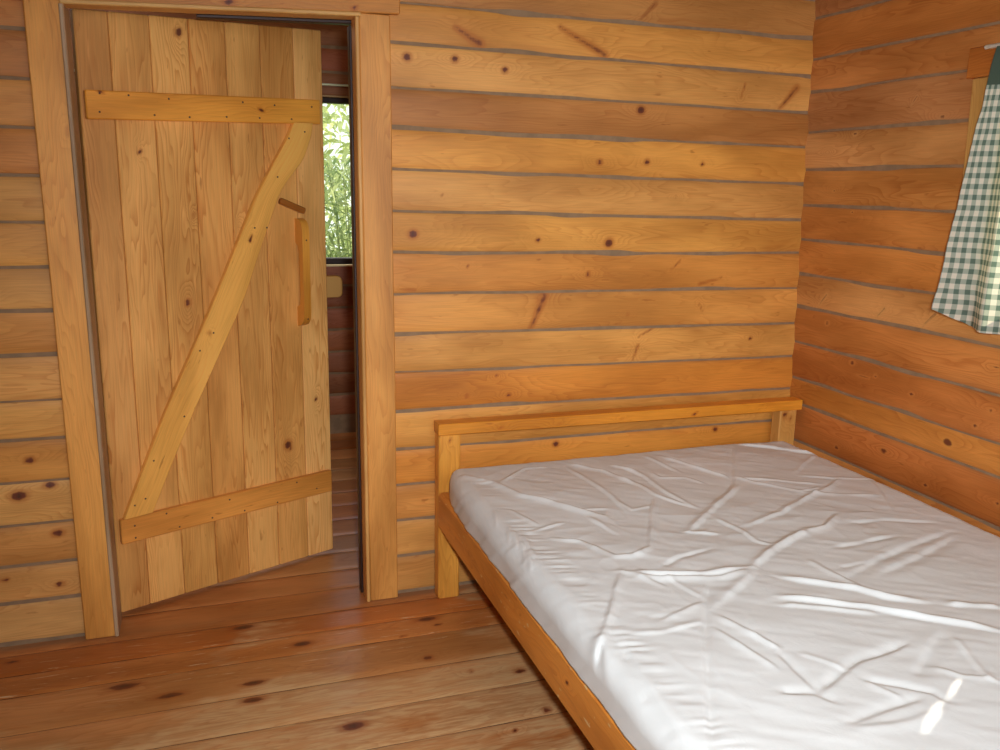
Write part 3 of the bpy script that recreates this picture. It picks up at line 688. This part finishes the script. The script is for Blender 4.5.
# ---------------------------------------------------------------- mattress under its creased white sheet
X0, X1, Y0, Y1 = .7155, 2.092, -.118, -2.03; ZT = .502; RR = .052; DROP = .097
def fold(p, a, b):
    """unfolded sheet coordinate -> position and drop along one direction (a<b outer limits)"""
    vert = DROP - RR; arc = RR * math.pi / 2; L = (b - a - 2 * RR); tot = 2 * (vert + arc) + L
    s = p * tot; pos = np.zeros_like(s); drop = np.zeros_like(s)
    k = s < vert; pos[k] = a; drop[k] = DROP - s[k]
    k = (s >= vert) & (s < vert + arc); th = (s[k] - vert) / RR; pos[k] = a + RR * (1 - np.cos(th)); drop[k] = RR * (1 - np.sin(th))
    k = (s >= vert + arc) & (s <= vert + arc + L); pos[k] = a + RR + (s[k] - vert - arc)
    k = (s > vert + arc + L) & (s < tot - vert); th = (tot - vert - s[k]) / RR; pos[k] = b - RR * (1 - np.cos(th)); drop[k] = RR * (1 - np.sin(th))
    k = s >= tot - vert; pos[k] = b; drop[k] = DROP - (tot - s[k])
    return pos, drop
nx, ny = 400, 560
px_, dx_ = fold(np.linspace(0, 1, nx), X0, X1); py_, dy_ = fold(np.linspace(0, 1, ny), -Y0, -Y1); py_ = -py_
X = np.broadcast_to(px_[:, None], (nx, ny)).copy(); Y = np.broadcast_to(py_[None, :], (nx, ny)).copy()
DD = (dx_[:, None] ** 5 + dy_[None, :] ** 5) ** .2; DD = np.minimum(DD, DROP)
# rounded plan corners: side walls pull in where the two drops meet
cx, cy = (X0 + X1) / 2, (Y0 + Y1) / 2
both = np.minimum(dx_[:, None], dy_[None, :]) / DROP
X += (cx - X) / abs(cx - X0) * .020 * both; Y += (cy - Y) / abs(cy - Y0) * .020 * both
H = np.zeros_like(X)
for h, w, pts in CREASES:
    pts = np.array(pts); h = h * .00135; w = w * .001 * .80
    seg = np.linalg.norm(np.diff(pts, axis=0), axis=1); tot = seg.sum(); acc = 0
    lo = pts.min(0) - .08; hi = pts.max(0) + .08
    msk = (X > lo[0]) & (X < hi[0]) & (Y > lo[1]) & (Y < hi[1]); 
    if not msk.any(): continue
    xx = X[msk]; yy = Y[msk]; best = np.full(xx.shape, 9.0); sgn = np.ones(xx.shape); flip_ = 1 if (len(pts) + int(pts[0][0] * 1000)) % 2 else -1; tpar = np.zeros(xx.shape)
    for k in range(len(pts) - 1):
        d = pts[k + 1] - pts[k]; t = np.clip(((xx - pts[k][0]) * d[0] + (yy - pts[k][1]) * d[1]) / (d @ d), 0, 1)
        dist = np.hypot(xx - pts[k][0] - t * d[0], yy - pts[k][1] - t * d[1])
        u_ = dist < best; best[u_] = dist[u_]; sg = np.sign(d[0] * (yy - pts[k][1]) - d[1] * (xx - pts[k][0])) * flip_; sgn[u_] = sg[u_]; tpar[u_] = (acc + t[u_] * seg[k]) / tot
        acc += seg[k]
    amp = np.clip(np.minimum(tpar, 1 - tpar) * 6 + .25, 0, 1)
    wob = 1 + .4 * noise2(xx, yy, 3.3, 22); weff = np.where(sgn > 0, w * .85, w * 2.1)
    H[msk] += amp * wob * (h * np.exp(-(best / weff) ** 1.8) - .22 * h * np.exp(-(best / (3.2 * w)) ** 2))
# gentle undulation and small random puckers
H += .0030 * noise2(X, Y, 1.1, 4) + .0016 * noise2(X + .5 * Y, Y, 2.2, 11) + .0007 * noise2(X * .6, Y * 1.6 + X, 5.2, 30)
H += .004 * np.clip(1 - ((X - cx) / (X1 - cx)) ** 2, 0, 1) * np.clip(1 - ((Y - cy) / (Y0 - cy)) ** 2, 0, 1)
comb = np.exp(-((X - .80) / .028) ** 2) * (np.clip((-Y - .2) / .1, 0, 1))
H += comb * .0032 * noise1(Y + .25 * X, 4.4, 85) * (.6 + .4 * noise1(Y, 7.7, 6))
X += .034 * np.exp(-np.clip(Y0 - Y, 0, 9) / .12) * np.clip((cx - X) / .3, 0, 1)
def ridged(x, y, s, f):
    return (1 - np.abs(noise2(x, y, s, f))) ** 3
wx = X + .05 * noise2(X, Y, 12.1, 6); wy = Y + .05 * noise2(X, Y, 13.7, 6)
fade = np.clip(noise2(X, Y, 20.3, 3.5) * 1.2 + .5, .1, 1)
H += fade * (.0022 * ridged(.4 * wx + .9 * wy, .8 * wx - .3 * wy, 14.2, 9) + .0014 * ridged(wx * .3 + wy, wx - wy * .2, 15.9, 17))
for _ in range(2):
    H[1:-1, 1:-1] = (H[1:-1, 1:-1] * 2 + H[:-2, 1:-1] + H[2:, 1:-1] + H[1:-1, :-2] + H[1:-1, 2:]) / 6
topw = 1 - (DD / DROP)
Z = ZT - DD + H * np.clip(topw * 1.3, 0.0, 1)
side = np.clip(DD / DROP, 0, 1)
ex = .0035 * noise1(Y, 8.1, 9) + .0022 * noise1(Y + Z * 1.2, 9.1, 34)
X += np.where(X < cx, -1, 1) * side * ex * np.where(dx_[:, None] > 0, 1, 0)
Y += np.where(Y > cy, 1, -1) * side * .003 * noise1(X, 6.1, 20) * np.where(dy_[None, :] > 0, 1, 0)
Z = np.maximum(Z, ZT - DROP)
V = np.stack([X, Y, Z], -1).reshape(-1, 3); idx = np.arange(nx * ny).reshape(nx, ny)
F = np.stack([idx[:-1, :-1], idx[1:, :-1], idx[1:, 1:], idx[:-1, 1:]], -1).reshape(-1, 4)
F = F[:, ::-1].tolist()
rim = list(idx[:, 0]) + list(idx[-1, 1:]) + list(idx[-2::-1, -1]) + list(idx[0, -2:0:-1])
F.append([int(a) for a in rim])
ms = NT('white_sheet'); tc = ms.n('TexCoord')
wv = ms.noise(tc.outputs['Object'], 300, 2); w2 = ms.noise(tc.outputs['Object'], 26, 4, .6, .8)
hh = ms.math('ADD', ms.math('MULTIPLY', w2, 1.0), ms.math('MULTIPLY', wv, .08))
ms.bsdf(ms.mix(ms.noise(tc.outputs['Object'], 3, 2), lin((216, 213, 208)), lin((228, 226, 222))), .72, hh, .25, .003, Specular_IOR_Level=.22)
o = raw_mesh('mattress', V, F, ms.m, smooth=True)
tag(o, 'thick mattress under a creased white sheet, lying on the pine bed frame', 'mattress')

# ---------------------------------------------------------------- right window: casing, sash, curtains and rod
def wallbeam(name, a, mat, tone, parent, **k):
    W = Wood(); W.beam(*a, tone, **k); return W.build(name, mat, parent)
w2_ = empty('window_2', (2.15, -1.29, WZ0)); tag(w2_, 'window in the right wall half hidden by the checked curtain', 'window', kind='structure')
def XW(z, o=0): return float(xr(z)) - o
wallbeam('head_casing', ((XW(1.8, .013), -.728, 1.797), (XW(1.8, .013), -1.86, 1.797), ZA, XA, .084, .030), M_LOG_D, T(176, 98, 40), w2_, grain=1, seg=.03)
for y, nm in ((-.793, 'side_casing'), (-1.80, 'side_casing')):
    wallbeam(nm, ((XW(1.12, .011), y, 1.118), (XW(1.754, .011), y, 1.754), YA, XA, .092, .026), M_CAS, T(200, 146, 84), w2_, grain=2, seg=.03)
wallbeam('window_sill', ((XW(1.1, .012), -.80, 1.125), (XW(1.1, .012), -1.80, 1.125), ZA, XA, .026, .05), M_CAS, T(196, 136, 74), w2_, grain=1, seg=.05)
W = Wood()
for z in (1.14, 1.765): W.beam((2.21, -WY0, z), (2.21, -WY1, z), ZA, XA, .04, .04, T(180, 130, 80), grain=1, seg=.1)
for y in (-WY0 - .02, -1.29, -WY1 + .02): W.beam((2.21, y, 1.16), (2.21, y, 1.75), YA, XA, .04, .038, T(180, 130, 80), grain=2, seg=.1)
W.build('sash', M_CAS, w2_)
raw_mesh('glass_pane', [(2.215, -WY0, 1.15), (2.215, -WY1, 1.15), (2.215, -WY1, 1.76), (2.215, -WY0, 1.76)], [(0, 1, 2, 3)], M_GL, w2_)
for nm, y in (('lining', -WY0 - .004), ('lining', -WY1 + .004)):
    wallbeam(nm, ((2.215, y, 1.12), (2.215, y, 1.775), YA, XA, .01, .12), M_CAS, T(190, 130, 70), w2_, grain=2, seg=.1)

mc = NT('gingham_cloth'); at = mc.n('Attribute', attribute_name='cloth'); sp_ = mc.n('SeparateXYZ'); mc.put(sp_.inputs[0], at.outputs['Vector'])
uu, vv, _ = sp_.outputs
def stripe(x):
    f = mc.math('FRACT', mc.math('DIVIDE', x, .0300))
    return mc.math('MULTIPLY', mc.ramp(f, .02, .08), mc.ramp(f, .56, .50))
a_, b_ = stripe(uu), stripe(vv); sm = mc.math('MULTIPLY', mc.math('ADD', a_, b_), .5)
cream, mid, dark = lin((236, 226, 206)), lin((178, 184, 166)), lin((106, 124, 110))
c1 = mc.mix(mc.ramp(sm, 0, .5), cream, mid); c2 = mc.mix(mc.ramp(sm, .5, 1), c1, dark)
band = mc.ramp(vv, 1.722, 1.724); c3 = mc.mix(band, c2, lin((84, 98, 84)))
th = mc.noise(mc.comb(mc.math('MULTIPLY', uu, 900), mc.math('MULTIPLY', vv, 900), 0.), 1, 1)
d = mc.n('BsdfPrincipled'); mc.put(d.inputs['Base Color'], c3); d.inputs['Roughness'].default_value = .85; d.inputs['Specular IOR Level'].default_value = .15
bm_ = mc.n('Bump'); bm_.inputs['Strength'].default_value = .15; bm_.inputs['Distance'].default_value = .001; mc.put(bm_.inputs['Height'], th); mc.put(d.inputs['Normal'], bm_.outputs[0])
t_ = mc.n('BsdfTranslucent'); mc.put(t_.inputs[0], mc.mix(1, c3, (1, .98, .80), 'MULTIPLY'))
x_ = mc.n('MixShader'); x_.inputs[0].default_value = .38; mc.t.links.new(d.outputs[0], x_.inputs[1]); mc.t.links.new(t_.outputs[0], x_.inputs[2]); mc.t.links.new(x_.outputs[0], mc.out.inputs[0])
def catmull(pts, n):
    pts = np.array(pts, float); q = np.vstack([2 * pts[0] - pts[1], pts, 2 * pts[-1] - pts[-2]]); out = []
    for t in np.linspace(0, len(pts) - 1 - 1e-9, n):
        k = int(t); f = t - k; a, b, c, d = q[k:k + 4]
        out.append(.5 * ((2 * b) + (-a + c) * f + (2 * a - 5 * b + 4 * c - d) * f * f + (-a + 3 * b - 3 * c + d) * f ** 3))
    return np.array(out)
def lobes(z):
    g = .024 * np.exp(-((z - 1.345) / .045) ** 4) + .016 * np.exp(-((z - 1.225) / .036) ** 4) + .007 * np.exp(-((z - 1.285) / .05) ** 4)
    return np.where(g > .003, g, -.07)
def curtain(bot, top, ztop, zbot, label, edge, parent=None):
    n, mz = 150, 90
    B = catmull(bot, n); Tt = catmull(top, n)
    L = np.concatenate([[0], np.cumsum(np.linalg.norm(np.diff(B, axis=0), axis=1))])
    zb = np.interp(np.linspace(0, 1, n), *zbot); P = np.zeros((n, mz, 3)); C_ = np.zeros((n, mz, 3))
    for j in range(mz):
        w = j / (mz - 1); z = ztop + (zb - ztop) * w; e = w ** .95
        q = Tt * (1 - e) + B * e
        q = q + np.stack([.003 * noise2(L * 1, z, 2.2, 18), 0 * z], 1)
        if edge:
            zz = z.mean(); lim = -1.258 + edge * lobes(np.array([zz]))[0] * .5
            if edge > 0: k = np.clip((np.linspace(0, 1, n) - .75) / .25, 0, 1); q[:, 1] += (lim - q[-1, 1]) * k
            else: k = np.clip(1 - np.linspace(0, 1, n) / .25, 0, 1); q[:, 1] += (lim - q[0, 1]) * k
        P[:, j, 0] = q[:, 0]; P[:, j, 1] = q[:, 1]; P[:, j, 2] = z
        C_[:, j, 0] = L + .014; C_[:, j, 1] = z
    C_[:, :, 1] += .012 * np.linspace(0, 1, mz)[None, :] * 0
    idx = np.arange(n * mz).reshape(n, mz)
    F = np.stack([idx[:-1, :-1], idx[1:, :-1], idx[1:, 1:], idx[:-1, 1:]], -1).reshape(-1, 4)
    o = raw_mesh('curtain', P.reshape(-1, 3), F.tolist(), mc.m, smooth=True)
    a = o.data.attributes.new('cloth', 'FLOAT_VECTOR', 'POINT'); a.data.foreach_set('vector', C_.reshape(-1).astype(np.float32))
    tag(o, label, 'curtain'); return o
bot = [(2.04, -.797), (2.075, -.835), (2.108, -.872), (2.085, -.915), (2.062, -.955), (2.10, -1.0), (2.06, -1.06), (2.10, -1.11), (2.06, -1.17), (2.09, -1.225), (2.085, -1.268)]
top = [(2.086, -.860), (2.09, -.874), (2.106, -.893), (2.10, -.925), (2.088, -.96), (2.106, -1.0), (2.088, -1.05), (2.106, -1.10), (2.088, -1.16), (2.104, -1.22), (2.092, -1.268)]
curtain(bot, top, 1.824, ([0, .2, .4, 1], [1.092, 1.052, 1.046, 1.045]), 'green and white checked curtain panel with a dark green top band, nearer the headboard', 1)
bot = [(2.070, -1.268), (2.05, -1.32), (2.09, -1.38), (2.05, -1.44), (2.09, -1.50), (2.05, -1.56), (2.09, -1.62), (2.05, -1.68), (2.08, -1.74), (2.05, -1.79)]
top = [(2.076, -1.268), (2.07, -1.32), (2.09, -1.38), (2.07, -1.44), (2.09, -1.50), (2.07, -1.56), (2.09, -1.62), (2.07, -1.68), (2.09, -1.74), (2.08, -1.79)]
curtain(bot, top, 1.824, ([0, 1], [1.045, 1.05]), 'second checked curtain panel on the same rod, farther from the headboard', -1)
# rod
V = []; F = []; ys = [-.812, -.815, -1.815, -1.818]; rs = [.004, .0065, .0065, .004]
for y, r_ in zip(ys, rs):
    for k in range(12): a = k * math.pi / 6; V.append((2.096 + r_ * math.cos(a), y, 1.828 + r_ * math.sin(a)))
for j in range(3):
    for k in range(12): F.append((j * 12 + k, j * 12 + (k + 1) % 12, j * 12 + 12 + (k + 1) % 12, j * 12 + 12 + k))
F += [tuple(range(12)), tuple(range(36, 48))]
rod = empty('curtain_rod', (2.096, -1.3, 1.828)); tag(rod, 'thin white curtain rod fixed across the right window head', 'curtain rod')
raw_mesh('rod', V, F, M_WHITE, rod, smooth=True)
for y in (-1.27, -1.80):
    W = Wood(); W.beam((2.096, y, 1.828), (2.145, y, 1.828), YA, ZA, .010, .010, (.7, .7, .66)); W.build('bracket', M_WHITE, rod)

# ---------------------------------------------------------------- light
wd = bpy.data.worlds.new('sky'); SC.world = wd; wd.use_nodes = True
wn = wd.node_tree; bg = wn.nodes['Background']
tcw = wn.nodes.new('ShaderNodeTexCoord'); sx = wn.nodes.new('ShaderNodeSeparateXYZ'); rmp = wn.nodes.new('ShaderNodeValToRGB')
wn.links.new(tcw.outputs['Generated'], sx.inputs[0]); wn.links.new(sx.outputs[2], rmp.inputs[0])
rmp.color_ramp.elements[0].position = 0.0; rmp.color_ramp.elements[0].color = (.86, .93, .80, 1); rmp.color_ramp.elements[1].position = .6; rmp.color_ramp.elements[1].color = (.62, .78, 1, 1)
wn.links.new(rmp.outputs[0], bg.inputs[0]); bg.inputs[1].default_value = 1.6
def lamp(name, kind, energy, loc, direction=None, color=(1, 1, 1), **k):
    l = bpy.data.lights.new(name, kind); l.energy = energy; l.color = color
    for a, b in k.items(): setattr(l, a, b)
    o = bpy.data.objects.new(name, l); COL.objects.link(o); o.location = loc
    if direction is not None: o.rotation_euler = Vector(direction).to_track_quat('-Z', 'Y').to_euler()
    return o
el = math.radians(40)
lamp('sun', 'SUN', 7.0, (6, 4, 6), (-.88 * math.cos(el), -.47 * math.cos(el), -math.sin(el)), (1, .95, .84), angle=math.radians(.6))
lamp('rear_fill_light', 'AREA', 16, (.7, -4.0, 1.65), (.16, 1, -.12), (.88, 1, 1.12), shape='RECTANGLE', size=1.5, size_y=1.1)  # added fill lamp behind the camera; no window opens there
lamp('camera_flash', 'AREA', 25, (.07, -2.80, 1.47), (.52, .85, -.34), (.91, 1, 1.07), shape='RECTANGLE', size=.08, size_y=.05, spread=math.radians(125))
lamp('bed_fill_light', 'AREA', 8, (1.1, -3.6, 1.9), (.0, .75, -.65), (.88, 1, 1.13), shape='RECTANGLE', size=.9, size_y=.7)  # unseen fill lamp beyond the bed foot, aimed at the sheet
lamp('far_room_light', 'AREA', 7, (-.6, 1.3, 2.2), (.5, .2, -1), (1, .93, .85), shape='SQUARE', size=.8)

# ---------------------------------------------------------------- camera
cd = bpy.data.cameras.new('camera'); cam = bpy.data.objects.new('camera', cd); COL.objects.link(cam)
cd.sensor_width = 36.0; cd.lens = 858.847 / 1000 * 36.0; cd.clip_start = .05
MR = Matrix.Rotation(-.334820437, 3, 'Z') @ Matrix.Rotation(1.35581997, 3, 'X') @ Matrix.Rotation(.0199027851, 3, 'Z')
cam.matrix_world = Matrix.Translation((0, -2.7734, 1.42)) @ MR.to_4x4()
SC.camera = cam
SC.cycles.max_bounces = 8; SC.cycles.diffuse_bounces = 4; SC.cycles.transparent_max_bounces = 8
SC.cycles.use_denoising = True
